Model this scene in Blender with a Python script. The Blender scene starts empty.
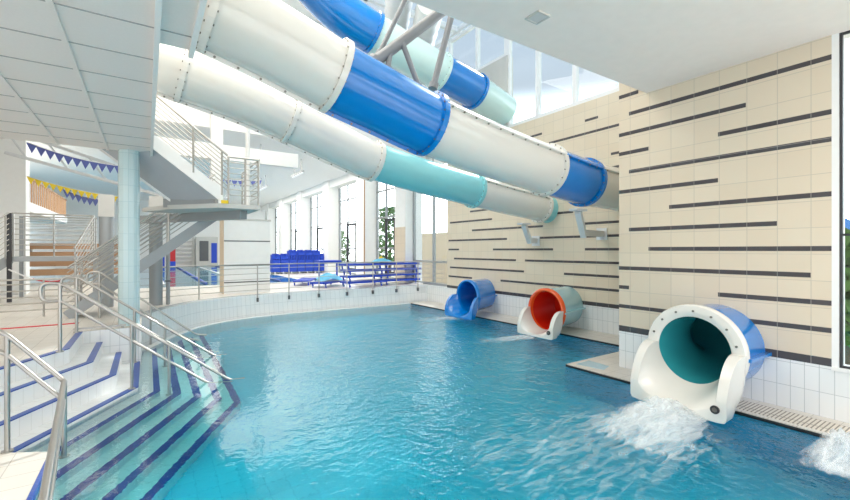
import bpy, bmesh, math, random
from mathutils import Vector, Matrix
random.seed(7)
C = bpy.context.scene.collection
R = math.radians
PI = math.pi

# ------------------------------------------------------------------ camera frame (metres; water surface z = 0)
H = 2.3
F = 417.0
YAW = R(33.69)
vx, vy = math.sin(YAW), math.cos(YAW)
rx, ry = math.cos(YAW), -math.sin(YAW)

def P(px, py, X=None, Y=None, Z=None):
    """point of the real plane X=, Y= or Z= seen at a photo position (used to survey sizes)"""
    a = px - 425.0
    d = Vector((F * vx + a * rx, F * vy + a * ry, 250.0 - py))
    if X is not None: t = X / d.x
    elif Y is not None: t = Y / d.y
    else: t = (Z - H) / d.z
    return Vector((d.x * t, d.y * t, H + d.z * t))

# ------------------------------------------------------------------ mesh builder
class MB:
    def __init__(s): s.v = []; s.f = []; s.m = []; s.cur = 0
    def vert(s, p): s.v.append(tuple(p)); return len(s.v) - 1
    def face(s, *i): s.f.append(i); s.m.append(s.cur)
    def box(s, x0, x1, y0, y1, z0, z1):
        n = len(s.v)
        for z in (z0, z1):
            for (x, y) in ((x0, y0), (x1, y0), (x1, y1), (x0, y1)): s.v.append((x, y, z))
        for q in ((3, 2, 1, 0), (4, 5, 6, 7), (0, 1, 5, 4), (1, 2, 6, 5), (2, 3, 7, 6), (3, 0, 4, 7)):
            s.face(*[n + k for k in q])
        return s
    def obox(s, p, ux, uy, hx, hy, z0, z1):
        """box standing on its own axes: centre p, unit ux/uy, half sizes"""
        ux = Vector(ux).normalized(); uy = Vector(uy).normalized(); p = Vector(p); n = len(s.v)
        for z in (z0, z1):
            for (a, b) in ((-1, -1), (1, -1), (1, 1), (-1, 1)):
                q = p + ux * hx * a + uy * hy * b; s.v.append((q.x, q.y, z))
        for q in ((3, 2, 1, 0), (4, 5, 6, 7), (0, 1, 5, 4), (1, 2, 6, 5), (2, 3, 7, 6), (3, 0, 4, 7)):
            s.face(*[n + k for k in q])
        return s
    def beam(s, p, q, w, h):
        """rectangular bar from p to q"""
        p = Vector(p); q = Vector(q); d = (q - p).normalized()
        up = Vector((0, 0, 1)) if abs(d.z) < .95 else Vector((1, 0, 0))
        a = d.cross(up).normalized() * w / 2; b = a.cross(d).normalized() * h / 2
        n = len(s.v)
        for o in (p, q):
            for k in (-a - b, a - b, a + b, -a + b): s.v.append(tuple(o + k))
        for k in ((3, 2, 1, 0), (4, 5, 6, 7), (0, 1, 5, 4), (1, 2, 6, 5), (2, 3, 7, 6), (3, 0, 4, 7)):
            s.face(*[n + i for i in k])
        return s
    def prism(s, poly, z0, z1):
        n = len(s.v); k = len(poly)
        for z in (z0, z1):
            for p in poly: s.v.append((p[0], p[1], z))
        s.face(*[n + i for i in range(k)][::-1]); s.face(*[n + k + i for i in range(k)])
        for i in range(k):
            j = (i + 1) % k; s.face(n + i, n + j, n + k + j, n + k + i)
        return s
    def rings(s, rs, closed=True, cap=True):
        """loft through equal rings of points"""
        n = len(s.v); k = len(rs[0])
        for r in rs:
            for p in r: s.v.append(tuple(p))
        for i in range(len(rs) - 1):
            for j in range(k if closed else k - 1):
                jj = (j + 1) % k
                s.face(n + i * k + j, n + i * k + jj, n + (i + 1) * k + jj, n + (i + 1) * k + j)
        if cap:
            s.face(*[n + j for j in range(k)][::-1]); s.face(*[n + (len(rs) - 1) * k + j for j in range(k)])
        return s
    def tube(s, pts, r, n=10, cap=True):
        pts = [Vector(p) for p in pts]; rs = []; u = None
        for i, p in enumerate(pts):
            d = (pts[min(i + 1, len(pts) - 1)] - pts[max(i - 1, 0)]).normalized()
            if u is None:
                u = d.cross(Vector((0, 0, 1)) if abs(d.z) < .9 else Vector((1, 0, 0))).normalized()
            u = (u - d * u.dot(d)).normalized(); w = d.cross(u)
            rr = r[i] if isinstance(r, (list, tuple)) else r
            rs.append([p + (u * math.cos(2 * PI * k / n) + w * math.sin(2 * PI * k / n)) * rr for k in range(n)])
        return s.rings(rs, True, cap)
    def build(s, name, mat=None, parent=None, smooth=False, bevel=0):
        me = bpy.data.meshes.new(name); me.from_pydata(s.v, [], s.f); me.update()
        bm = bmesh.new(); bm.from_mesh(me); bmesh.ops.recalc_face_normals(bm, faces=bm.faces); bm.to_mesh(me); bm.free()
        for m in (mat if isinstance(mat, (list, tuple)) else [mat]):
            if m: me.materials.append(m)
        for p, i in zip(me.polygons, s.m):
            p.material_index = i
        if smooth:
            for p in me.polygons: p.use_smooth = True
            me.set_sharp_from_angle(angle=R(40))
        o = bpy.data.objects.new(name, me); C.objects.link(o)
        if parent: o.parent = parent; o.location = -parent.location if parent.get('_w') else (0, 0, 0)
        if bevel:
            b = o.modifiers.new('bevel', 'BEVEL'); b.width = bevel; b.segments = 2; b.limit_method = 'ANGLE'
        return o

def tag(o, label=None, cat=None, group=None, kind=None):
    if label: o['label'] = label
    if cat: o['category'] = cat
    if group: o['group'] = group
    if kind: o['kind'] = kind
    return o

def thing(name, loc, label, cat, group=None, local=False):
    """Empty at the thing's base; parts are given in world coordinates unless local"""
    o = bpy.data.objects.new(name, None); C.objects.link(o); o.location = loc; o.empty_display_size = .1
    if not local: o['_w'] = 1
    return tag(o, label, cat, group)

def copy_tree(o, parent=None):
    c = o.copy(); C.objects.link(c)
    if parent: c.parent = parent
    for ch in list(o.children): copy_tree(ch, c)
    return c

def fillet(pts, r, n=5):
    """round the inner corners of a polyline"""
    pts = [Vector(p) for p in pts]; out = [pts[0]]
    for i in range(1, len(pts) - 1):
        a, b, c = pts[i - 1], pts[i], pts[i + 1]
        d1 = (a - b); d2 = (c - b); rr = min(r, d1.length * .45, d2.length * .45)
        p = b + d1.normalized() * rr; q = b + d2.normalized() * rr
        for k in range(n + 1):
            t = k / n; out.append(p * (1 - t) ** 2 + b * 2 * t * (1 - t) + q * t * t)
    out.append(pts[-1]); return out

# ------------------------------------------------------------------ materials
def newmat(name):
    m = bpy.data.materials.new(name); m.use_nodes = True
    return m, m.node_tree.nodes, m.node_tree.links, m.node_tree.nodes['Principled BSDF']

def lin(c):
    return tuple(((x / 255) / 12.92 if x / 255 <= .04045 else ((x / 255 + .055) / 1.055) ** 2.4) for x in c) + (1,)

def plain(name, rgb, rough=.5, metal=0, coat=0, var=.04, scale=6, bump=0):
    m, N, L, b = newmat(name)
    c = lin(rgb)
    tc = N.new('ShaderNodeNewGeometry'); no = N.new('ShaderNodeTexNoise'); no.inputs['Scale'].default_value = scale
    no.inputs['Detail'].default_value = 4
    L.new(tc.outputs['Position'], no.inputs['Vector'])
    mx = N.new('ShaderNodeMix'); mx.data_type = 'RGBA'
    mx.inputs['A'].default_value = tuple(x * (1 - var) for x in c[:3]) + (1,)
    mx.inputs['B'].default_value = tuple(min(1, x * (1 + var)) for x in c[:3]) + (1,)
    L.new(no.outputs['Fac'], mx.inputs['Factor']); L.new(mx.outputs['Result'], b.inputs['Base Color'])
    b.inputs['Roughness'].default_value = rough; b.inputs['Metallic'].default_value = metal
    b.inputs['Coat Weight'].default_value = coat; b.inputs['Coat Roughness'].default_value = .08
    if bump:
        bp = N.new('ShaderNodeBump'); bp.inputs['Strength'].default_value = bump; bp.inputs['Distance'].default_value = .01
        L.new(no.outputs['Fac'], bp.inputs['Height']); L.new(bp.outputs['Normal'], b.inputs['Normal'])
    return m

def tiled(name, c1, c2, grout, w, h, axes, ou=0, ov=0, gap=.004, rough=.3):
    """square-bonded tiles; axes picks two of world x/y/z as the tile directions"""
    m, N, L, b = newmat(name)
    g = N.new('ShaderNodeNewGeometry'); sp = N.new('ShaderNodeSeparateXYZ'); cb = N.new('ShaderNodeCombineXYZ')
    L.new(g.outputs['Position'], sp.inputs[0])
    def ax(k, off, dst):
        ad = N.new('ShaderNodeMath'); ad.operation = 'ADD'; ad.inputs[1].default_value = off
        if k == 'xy':
            s = N.new('ShaderNodeMath'); s.operation = 'ADD'
            L.new(sp.outputs[0], s.inputs[0]); L.new(sp.outputs[1], s.inputs[1]); L.new(s.outputs[0], ad.inputs[0])
        else:
            L.new(sp.outputs['xyz'.index(k)], ad.inputs[0])
        L.new(ad.outputs[0], cb.inputs[dst])
    ax(axes[0], ou, 0); ax(axes[1], ov, 1)
    br = N.new('ShaderNodeTexBrick'); br.offset = 0; br.squash = 1
    br.inputs['Scale'].default_value = 1; br.inputs['Mortar Size'].default_value = gap; br.inputs['Mortar Smooth'].default_value = .2
    br.inputs['Brick Width'].default_value = w; br.inputs['Row Height'].default_value = h; br.inputs['Bias'].default_value = 0
    br.inputs['Color1'].default_value = lin(c1); br.inputs['Color2'].default_value = lin(c2); br.inputs['Mortar'].default_value = lin(grout)
    L.new(cb.outputs[0], br.inputs['Vector']); L.new(br.outputs['Color'], b.inputs['Base Color'])
    bp = N.new('ShaderNodeBump'); bp.invert = True; bp.inputs['Strength'].default_value = .3; bp.inputs['Distance'].default_value = .003
    L.new(br.outputs['Fac'], bp.inputs['Height']); L.new(bp.outputs['Normal'], b.inputs['Normal'])
    b.inputs['Roughness'].default_value = rough
    return m

M = {}
M['white'] = plain('white paint', (240, 241, 240), .6)
M['ceil'] = plain('soffit paint', (246, 236, 230), .55)
M['panel'] = plain('ceiling panel', (236, 231, 227), .5, scale=40)
M['gap'] = plain('panel joint', (168, 168, 168), .6)
M['beige'] = tiled('beige wall tile', (224, 211, 190), (220, 206, 184), (198, 188, 171), .3685, .364, ('y', 'z'), -1.827 + .3685 * 6, -.787 + .364 * 4, .005)
M['dark'] = tiled('dark stripe tile', (80, 77, 80), (70, 68, 72), (150, 146, 140), .3685, 5, ('y', 'z'), -1.827 + .3685 * 6, 1.2, .004, .25)
M['whtile_y'] = tiled('white wall tile', (238, 240, 240), (233, 236, 237), (190, 196, 198), .153, .33, ('y', 'z'), 3, .287, .004, .25)
M['whtile_x'] = tiled('white wall tile across', (238, 240, 240), (233, 236, 237), (196, 201, 203), .153, .33, ('x', 'z'), 3.05, .24, .004, .25)
M['whtile_c'] = tiled('white wall tile curved', (238, 240, 240), (233, 236, 237), (196, 201, 203), .19, .33, ('xy', 'z'), 30, .24, .004, .25)
M['deck'] = tiled('deck tile', (222, 217, 209), (216, 211, 202), (186, 180, 171), .3, .3, ('x', 'y'), 30, 30, .005, .35)
M['stepw'] = tiled('white step tile', (238, 239, 238), (233, 235, 234), (205, 205, 202), .25, .3, ('xy', 'y'), 30, 30, .003, .35)
M['riser'] = tiled('white riser tile', (240, 241, 240), (236, 237, 236), (208, 208, 204), .22, 3, ('xy', 'z'), 30, 1.2, .003, .35)
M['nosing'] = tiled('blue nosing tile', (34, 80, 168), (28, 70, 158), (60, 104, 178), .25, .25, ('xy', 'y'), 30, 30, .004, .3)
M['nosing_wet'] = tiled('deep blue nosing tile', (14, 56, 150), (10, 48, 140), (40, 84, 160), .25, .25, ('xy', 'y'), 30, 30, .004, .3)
M['pooltile'] = tiled('turquoise pool tile', (112, 216, 240), (104, 210, 236), (90, 195, 224), .25, .25, ('x', 'y'), 30, 30, .004, .3)
M['poolwall'] = tiled('blue pool wall tile', (70, 196, 228), (62, 188, 222), (50, 165, 205), .25, .125, ('y', 'z'), 30, 30, .004, .3)
M['grate'] = tiled('overflow grate', (226, 219, 206), (220, 212, 199), (140, 132, 120), .045, .3, ('y', 'x'), 30, 30.08, .009, .5)
M['wetpatch'] = plain('wet tile', (176, 206, 220), .12)
M['black'] = plain('black edge', (32, 36, 40), .5)
M['gwhite'] = plain('white gelcoat', (228, 227, 221), .22, coat=.6, var=.015)
M['gblue'] = plain('blue gelcoat', (0, 124, 208), .2, coat=.7, var=.02)
M['gteal'] = plain('pale teal gelcoat', (140, 214, 220), .25, coat=.5, var=.02)
M['gpale'] = plain('pale aqua gelcoat', (204, 232, 230), .22, coat=.5, var=.02)
M['gaqua'] = plain('light blue gelcoat', (164, 212, 224), .22, coat=.5, var=.02)
M['gtealin'] = plain('teal inner gelcoat', (56, 166, 176), .25, coat=.5, var=.03)
M['gred'] = plain('red gelcoat', (226, 42, 18), .25, coat=.5, var=.02)
M['gorange'] = plain('orange gelcoat', (240, 96, 40), .25, coat=.5, var=.02)
M['bolt'] = plain('bolt steel', (120, 118, 112), .35, .8)
M['strut'] = plain('dark grey steel', (128, 131, 134), .45, .3)
M['steel'] = plain('brushed stainless steel', (188, 185, 180), .33, 1, scale=30)
M['galv'] = plain('painted grey steel', (160, 165, 168), .45, .3)
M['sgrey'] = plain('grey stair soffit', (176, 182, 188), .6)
M['conc'] = plain('pale concrete', (204, 204, 200), .7)
M['tealpil'] = tiled('pale teal mosaic', (208, 229, 232), (202, 225, 229), (176, 208, 214), .1, .33, ('xy', 'z'), 30, 1, .004, .2)
M['brown'] = plain('brown wood', (176, 140, 108), .6, scale=14)
M['beigep'] = plain('beige panel', (214, 196, 170), .6)
M['frame'] = plain('white window frame', (236, 238, 240), .4)
M['dframe'] = plain('dark window frame', (92, 96, 100), .4)
M['lblue'] = plain('royal blue plastic', (28, 72, 196), .4)
M['towel'] = plain('light blue towel', (110, 190, 224), .9, bump=.3, scale=60)
M['yellow'] = plain('yellow cloth', (244, 214, 60), .8)
M['pblue'] = plain('violet blue pennant', (104, 116, 186), .8)
M['red'] = plain('red plastic', (206, 44, 52), .5)
M['leaf'] = plain('leaf green', (96, 138, 70), .7, var=.25)
M['bark'] = plain('bark', (110, 92, 72), .9)
M['ground'] = plain('pale paving', (205, 200, 186), .9)
M['grass'] = plain('grass', (126, 158, 92), .9, var=.2)
M['duct'] = plain('spiral duct sheet', (214, 216, 216), .4, .3)
M['navy'] = plain('dark frame steel', (52, 54, 58), .5)
M['pool2'] = plain('hall pool surface', (20, 128, 160), .12, coat=.5, bump=.25, scale=3)

def glass_mat():
    m, N, L, b = newmat('window glass'); N.remove(b)
    out = N['Material Output']; tr = N.new('ShaderNodeBsdfTransparent'); gl = N.new('ShaderNodeBsdfGlossy')
    tr.inputs[0].default_value = (.93, .96, .97, 1); gl.inputs['Roughness'].default_value = .02
    lw = N.new('ShaderNodeLayerWeight'); lw.inputs[0].default_value = .5
    pw = N.new('ShaderNodeMath'); pw.operation = 'POWER'; pw.inputs[1].default_value = 5; L.new(lw.outputs['Facing'], pw.inputs[0])
    fr = N.new('ShaderNodeMath'); fr.operation = 'MULTIPLY_ADD'; fr.inputs[1].default_value = .6; fr.inputs[2].default_value = .03; L.new(pw.outputs[0], fr.inputs[0])
    mx = N.new('ShaderNodeMixShader'); L.new(fr.outputs[0], mx.inputs[0]); L.new(tr.outputs[0], mx.inputs[1]); L.new(gl.outputs[0], mx.inputs[2])
    L.new(mx.outputs[0], out.inputs['Surface']); return m
M['glass'] = glass_mat()

def lamp_mat(name, rgb, s):
    m, N, L, b = newmat(name)
    b.inputs['Base Color'].default_value = lin(rgb); b.inputs['Emission Color'].default_value = lin(rgb)
    b.inputs['Emission Strength'].default_value = s; return m
M['truss'] = plain('white painted steel', (222, 224, 226), .5)
M['lamp'] = lamp_mat('lamp diffuser', (245, 248, 250), .6)

def water_mat(name, absorb, dens, scale, strength):
    m, N, L, b = newmat(name); N.remove(b)
    out = N['Material Output']
    g = N.new('ShaderNodeNewGeometry')
    n1 = N.new('ShaderNodeTexNoise'); n1.inputs['Scale'].default_value = scale; n1.inputs['Detail'].default_value = 3; n1.inputs['Distortion'].default_value = .6
    n2 = N.new('ShaderNodeTexNoise'); n2.inputs['Scale'].default_value = scale * 3.1; n2.inputs['Detail'].default_value = 2
    L.new(g.outputs['Position'], n1.inputs['Vector']); L.new(g.outputs['Position'], n2.inputs['Vector'])
    ad = N.new('ShaderNodeMath'); ad.operation = 'MULTIPLY_ADD'; ad.inputs[1].default_value = .5
    L.new(n2.outputs['Fac'], ad.inputs[0]); L.new(n1.outputs['Fac'], ad.inputs[2])
    # calmer over the entry steps on the left, choppy under the slides
    sp = N.new('ShaderNodeSeparateXYZ'); L.new(g.outputs['Position'], sp.inputs[0])
    mr = N.new('ShaderNodeMapRange'); mr.inputs[1].default_value = 1.2; mr.inputs[2].default_value = 3.0; mr.inputs[3].default_value = .09; mr.inputs[4].default_value = 1
    L.new(sp.outputs[0], mr.inputs[0])
    ml = N.new('ShaderNodeMath'); ml.operation = 'MULTIPLY'; ml.inputs[1].default_value = strength
    L.new(mr.outputs[0], ml.inputs[0])
    bp = N.new('ShaderNodeBump'); bp.inputs['Distance'].default_value = .06
    L.new(ml.outputs[0], bp.inputs['Strength']); L.new(ad.outputs[0], bp.inputs['Height'])
    rf = N.new('ShaderNodeBsdfRefraction'); rf.inputs['IOR'].default_value = 1.33; rf.inputs['Roughness'].default_value = 0
    gl = N.new('ShaderNodeBsdfGlossy'); gl.inputs['Roughness'].default_value = .03; gl.inputs[0].default_value = (1, 1, 1, 1)
    fr = N.new('ShaderNodeFresnel'); fr.inputs[0].default_value = 1.29
    mx = N.new('ShaderNodeMixShader')
    for q in (rf, gl, fr): L.new(bp.outputs['Normal'], q.inputs['Normal'])
    L.new(fr.outputs[0], mx.inputs[0]); L.new(rf.outputs[0], mx.inputs[1]); L.new(gl.outputs[0], mx.inputs[2])
    L.new(mx.outputs[0], out.inputs['Surface'])
    ab = N.new('ShaderNodeVolumeAbsorption'); ab.inputs['Color'].default_value = absorb; ab.inputs['Density'].default_value = dens
    L.new(ab.outputs[0], out.inputs['Volume'])
    return m
M['water'] = water_mat('pool water', (.05, .93, .965, 1), .6, 3.4, .72)
M['water2'] = water_mat('hall pool water', (.05, .85, .94, 1), .7, 1.5, .3)

def foam_mat(name, scale, lo, hi):
    m, N, L, b = newmat(name)
    g = N.new('ShaderNodeTexCoord'); n1 = N.new('ShaderNodeTexNoise'); n1.inputs['Scale'].default_value = scale; n1.inputs['Detail'].default_value = 8; n1.inputs['Roughness'].default_value = .65
    n1.inputs['Distortion'].default_value = .8
    mp = N.new('ShaderNodeMapping'); mp.inputs['Scale'].default_value = (.9, 3.2, 2); mp.inputs['Rotation'].default_value = (0, 0, .25)
    L.new(g.outputs['Object'], mp.inputs[0]); L.new(mp.outputs[0], n1.inputs['Vector'])
    at = N.new('ShaderNodeAttribute'); at.attribute_name = 'foam_amount'
    ad = N.new('ShaderNodeMath'); ad.operation = 'ADD'; L.new(n1.outputs['Fac'], ad.inputs[0]); L.new(at.outputs['Fac'], ad.inputs[1])
    mr = N.new('ShaderNodeMapRange'); mr.inputs[1].default_value = lo; mr.inputs[2].default_value = hi; mr.inputs[4].default_value = .75
    L.new(ad.outputs[0], mr.inputs[0]); L.new(mr.outputs[0], b.inputs['Alpha'])
    b.inputs['Base Color'].default_value = (.9, .95, .97, 1); b.inputs['Roughness'].default_value = .6
    return m
M['foam'] = foam_mat('white foam', 3.4, .9, 1.5)

# ------------------------------------------------------------------ the setting
S = lambda o: tag(o, kind='structure')
XW, XR = 7.6, 10.37          # near slide wall, set-back slide wall
YC = 4.63                    # corner of the near slide wall
DK = .75                     # deck level
SOF = 5.17                   # soffit

def wall_with_tiles(name, x, y0, y1, z1, tile_w=.3):
    """slide wall facing -X: white plinth tiles, thick dark course, beige tiles above"""
    S(MB().box(x, x + .3, y0, y1, .85, z1).build(name, M['beige']))
    o = MB().box(x, x + .3, y0, y1, -1.5, .742).build(name + '_plinth', M['whtile_y']); S(o)
    o = MB().box(x - .004, x + .3, y0, y1, .742, .85).build('dark_tile_course', M['dark']); S(o)
wall_with_tiles('wall_right', XW, 1.62, YC, 6.4)
wall_with_tiles('wall_slide', XR, YC - .3, 13.9, 6.5)
S(MB().box(XW + .1, XR - .01, YC - .32, YC - .01, .05, 6.38).build('wall_return', M['beige']))
# white lintel strip, reveal beside the window and the wall under it
S(MB().box(XW, XW + .3, 1.551, 1.62, .742, 5.17).build('trim_window_reveal', M['white']))
S(MB().box(XW, XW + .3, -4, 1.62, -1.5, .70).build('wall_window_plinth', M['whtile_y']))
S(MB().box(XW - .02, XW + .32, -4, 1.62, .70, .742).build('trim_window_sill', M['white']))

def stripe(x, ya, yb, z, h=.068):
    return MB().box(x - .004, x + .01, min(ya, yb), max(ya, yb), z - h / 2, z + h / 2)
PZ = lambda k: .858 + .3655 * k
near = [(1, 4.63, 1.62), (2, 4.63, 4.43), (2, 2.95, 1.62), (3, 4.63, 1.83), (4, 4.06, 1.62), (5, 4.43, 2.2), (6, 3.70, 1.62),
        (7, 4.63, 2.95), (8, 4.43, 1.62), (9, 4.63, 4.06), (9, 2.95, 1.62), (10, 4.63, 2.577), (11, 4.43, 1.62), (12, 4.63, 4.25)]
wr = bpy.data.objects['wall_right']
for k, a, b in near:
    o = stripe(XW, a, b, PZ(k)).build('dark_tile_stripe', M['dark'], wr)
ws = bpy.data.objects['wall_slide']
rec = [(585, 598, 114), (549, 619, 120), (522, 542, 129.5), (611, 619, 148), (611, 619, 163.5), (546, 573, 209.6), (450, 492, 218),
       (472, 543, 225), (585, 619, 220), (538.6, 619, 235), (448.6, 507, 237.7), (493, 553, 249), (585, 619, 249), (448.6, 459, 249),
       (454, 516, 260.4), (525, 619, 263), (450, 524, 272), (564, 619, 277.3), (448.6, 472, 278.6), (500.6, 619, 291.6), (470, 530, 205)]
for a, b, y in rec:
    z = P(b, y, X=XR).z
    k = round((z - .858) / .3655); z = PZ(k)
    ya = P(a, y, X=XR).y; yb = P(b, y, X=XR).y
    if b >= 618: yb = YC
    stripe(XR, min(ya, 13.9), yb, z).build('dark_tile_stripe', M['dark'], ws)

# pool basin
BW = [(-.1, 10.2), (-.1, 11.6), (.3, 12.5), (.8, 13.4), (1.4, 14.2), (2.5, 14.9), (4, 15.22), (5.5, 15.3), (XR, 15.3)]   # foot of the curved back wall
def smooth_path(pts, n=6):
    pts = [Vector(p) for p in pts]; out = []
    for i in range(len(pts) - 1):
        p0 = pts[max(i - 1, 0)]; p1 = pts[i]; p2 = pts[i + 1]; p3 = pts[min(i + 2, len(pts) - 1)]
        for k in range(n):
            t = k / n
            out.append(.5 * ((2 * p1) + (p2 - p0) * t + (2 * p0 - 5 * p1 + 4 * p2 - p3) * t * t + (3 * p1 - p0 - 3 * p2 + p3) * t ** 3))
    out.append(pts[-1]); return out
bw = smooth_path([(x, y, 0) for x, y in BW[1:]], 5)
def offset_path(pts, d):
    out = []
    for i, p in enumerate(pts):
        t = (pts[min(i + 1, len(pts) - 1)] - pts[max(i - 1, 0)]).normalized()
        out.append(p + Vector((-t.y, t.x, 0)) * d)
    return out
PF = -1.4
S(MB().box(-8, XR + .1, .9, 16, PF - .1, PF).build('floor_pool', M['pooltile']))
S(MB().box(-8, XW, .6, .9, PF, .04).build('wall_pool_front', M['poolwall']))
# low white wall behind the pool (leans back a little), with its coping
m = MB(); bo = offset_path(bw, .12); bb = offset_path(bw, .4)
m.rings([[(p.x, p.y, PF), (q.x, q.y, DK), (r.x, r.y, DK), (r.x, r.y, PF)] for p, q, r in zip(bw, bo, bb)])
S(m.build('wall_pool_back', M['whtile_c']))
m = MB(); b2 = offset_path(bw, -.16); b3 = offset_path(bw, -.08); m.rings([[(p.x, p.y, PF), (p.x, p.y, .03), (q.x, q.y, .03), (q.x, q.y, PF)] for p, q in zip(b2, bw)])
S(m.build('trim_pool_coping', M['stepw']))
# right-hand low wall between the slide wall and the back wall
S(MB().box(XR, XR + .4, 13.9, 15.6, PF, DK).build('wall_pool_corner', M['whtile_y']))
# ledges along the slide walls (beige rim, overflow grate) and blue pool wall tiles under them
S(MB().box(9.38, XR, YC, 15.3, PF, .025).build('wall_pool_slide', M['poolwall']))
S(MB().box(9.38, XR, YC, 15.3, .025, .045).build('ledge_slide', M['deck']))
S(MB().box(9.362, 9.38, 5.32, 15.3, -.03, .03).build('trim_slide_edge', M['black']))
S(MB().box(6.92, XR - .02, .9, 5.32, PF, .025).build('wall_pool_right', M['poolwall']))
S(MB().box(6.92, XR - .02, -4, 5.32, .025, .045).build('ledge_right', M['deck']))
S(MB().box(6.902, 6.92, .9, 5.33, -.03, .03).build('trim_right_edge', M['black']))
S(MB().box(6.92, 9.38, 5.32, 5.338, -.03, .03).build('trim_ledge_end', M['black']))
tag(MB().box(6.99, 7.42, -2, 2.55, .045, .052).build('overflow_grate', M['grate']), 'beige slotted overflow grate set in the ledge under the big window wall', 'drain grate')
tag(MB().prism([(7.15, 4.66), (7.45, 4.75), (7.5, 5.22), (7.05, 5.2)], .045, .049).build('puddle', M['wetpatch']), 'pale blue wet patch on the ledge corner past the white slide', 'puddle', kind='stuff')

# steps: straight flight along Y bending 30 degrees toward the near left
def step_line(i):
    d = .3 * i
    c = Vector((-1.02 + d, 8.58 - .268 * d, 0)); a = Vector((c.x, 16, 0)); b = c + Vector((-.5, -.866, 0)) * 9
    return a, c, b
def off(line, d):
    a, c, b = line
    c2 = Vector((c.x + d, c.y - .268 * d, 0))
    return Vector((c2.x, 16, 0)), c2, c2 + Vector((-.5, -.866, 0)) * 9
def clip_front(c, b, y=.9):
    t = (y - c.y) / (b.y - c.y); return c + (b - c) * t
RISE = .2333
blockend = [10.2, 10.2, 10.2, 10.2]
steps_root = None
for i in range(1, 9):
    z = DK - RISE * i
    o_ = step_line(i); n_ = step_line(i - 1)
    yt = 10.2 if i <= 3 else 15.0
    # tread body runs from the riser of the step above to its own edge
    poly = [(n_[0].x - .05, yt), (n_[1].x - .05, n_[1].y), tuple(clip_front(n_[1], n_[2])[:2]), tuple(clip_front(o_[1], o_[2])[:2]), (o_[1].x, o_[1].y), (o_[0].x, yt)]
    st = MB().prism(poly, PF, z).build('pool_step', [M['stepw'] if i <= 3 else M['stepw']]); S(st)
    # riser facing as its own material by face normal
    st.data.materials.append(M['riser'])
    for p in st.data.polygons:
        if abs(p.normal.z) < .5: p.material_index = 1
    e_ = off(o_, -.09 if i < 5 else -.115)
    poly = [(e_[0].x, yt - .002), (e_[1].x, e_[1].y), tuple(clip_front(e_[1], e_[2])[:2]), tuple(clip_front(o_[1], o_[2])[:2]), (o_[1].x + .004, o_[1].y), (o_[0].x + .004, yt - .002)]
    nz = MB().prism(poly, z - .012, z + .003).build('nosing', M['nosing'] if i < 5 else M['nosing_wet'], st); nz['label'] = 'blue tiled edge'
# deck with its blue edge
o_ = step_line(0); e_ = off(o_, -.09)
bp = [(p.x, p.y) for p in bb]
deck_poly = [(-14, .9), tuple(clip_front(o_[1], o_[2])[:2]), (o_[1].x, o_[1].y), (o_[0].x, 10.2), (-.1, 10.2), (-.1, 11.55)] + bp + [(XR + .2, 15.6), (XR + .2, 20), (-14, 20)]
dk = MB().prism(deck_poly, .3, DK).build('floor_deck', [M['deck'], M['riser']]); S(dk)
for p in dk.data.polygons:
    if abs(p.normal.z) < .5: p.material_index = 1
S(MB().box(-1.0, -.097, 10.197, 11.6, PF, DK - .001).build('wall_pillar_block', M['whtile_x']))
poly = [(e_[0].x, 10.2), (e_[1].x, e_[1].y), tuple(clip_front(e_[1], e_[2])[:2]), tuple(clip_front(o_[1], o_[2])[:2]), (o_[1].x + .004, o_[1].y), (o_[0].x + .004, 10.198)]
nz = MB().prism(poly, DK - .012, DK + .003).build('nosing', M['nosing'], dk); nz['label'] = 'blue tiled edge'
S(MB().box(-14, XW, -4, .6, PF, .04).build('floor_front', M['deck']))
# low landing at the near left
lp = [(-.88, 6.16), (-.86, 5.85), (-.86, 1), (-4.5, 1), (-4.5, 3), (-1.95, 6.78)]
S(MB().prism(lp, PF, .06).build('landing_near', M['deck']))
S(MB().prism([(-.90, 6.17), (-.88, 6.16), (-.859, 5.85), (-.859, 1), (-.9, 1), (-.9, 5.84)], .0, .0635).build('trim_landing_edge', M['nosing']))

# water
wp = [(-6, .85), (7.0, .85), (7.0, 5.25), (9.46, 5.25), (9.46, 15.2)] + [(p.x, p.y) for p in reversed(b3) if p.x < 9.2] + [(-.15, 10.25), (-1, 10.25), (-5, 9)]
wm = MB().prism(wp, PF - .05, 0).build('pool_water', M['water']); tag(wm, 'clear turquoise water filling the slide pool', 'water', kind='stuff')

# hall beyond
HZ = 7.0
S(MB().box(-14, 10.9, 20, 48, .3, DK).build('floor_hall', M['deck']))
S(MB().box(-14, 11, 47.5, 47.8, DK, 12).build('wall_far', M['white']))
S(MB().box(-14.3, -14, 4, 48, 0, 12).build('wall_left', M['white']))
S(MB().box(-14, 11.2, 15.9, 48, HZ, HZ + .2).build('ceiling_hall', M['white']))
S(MB().box(-14, 11.2, 15.6, 15.9, HZ - .6, 11.2).build('wall_hall_fascia', M['white']))
S(MB().box(10.3, 10.9, 15.9, 47.5, HZ - .5, HZ).build('trim_window_head', M['white']))
S(MB().box(10.2, 10.5, 15.9, 47.5, DK, .8).build('trim_window_foot', M['white']))
# slide hall above: walls, roof with glazing on the right
SKY = 11.0
S(MB().box(-14, 6.4, SOF - .9, 15.6, SKY, SKY + .25).build('ceiling_high', M['white']))
S(MB().box(-14, 10.9, 3.95, 4.1, SOF + .02, SKY).build('wall_soffit_upstand', M['white']))
S(MB().box(XR, XR + .3, 10.44, 15.6, 6.5, 9.05).build('wall_skylight_side', M['conc']))
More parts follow.
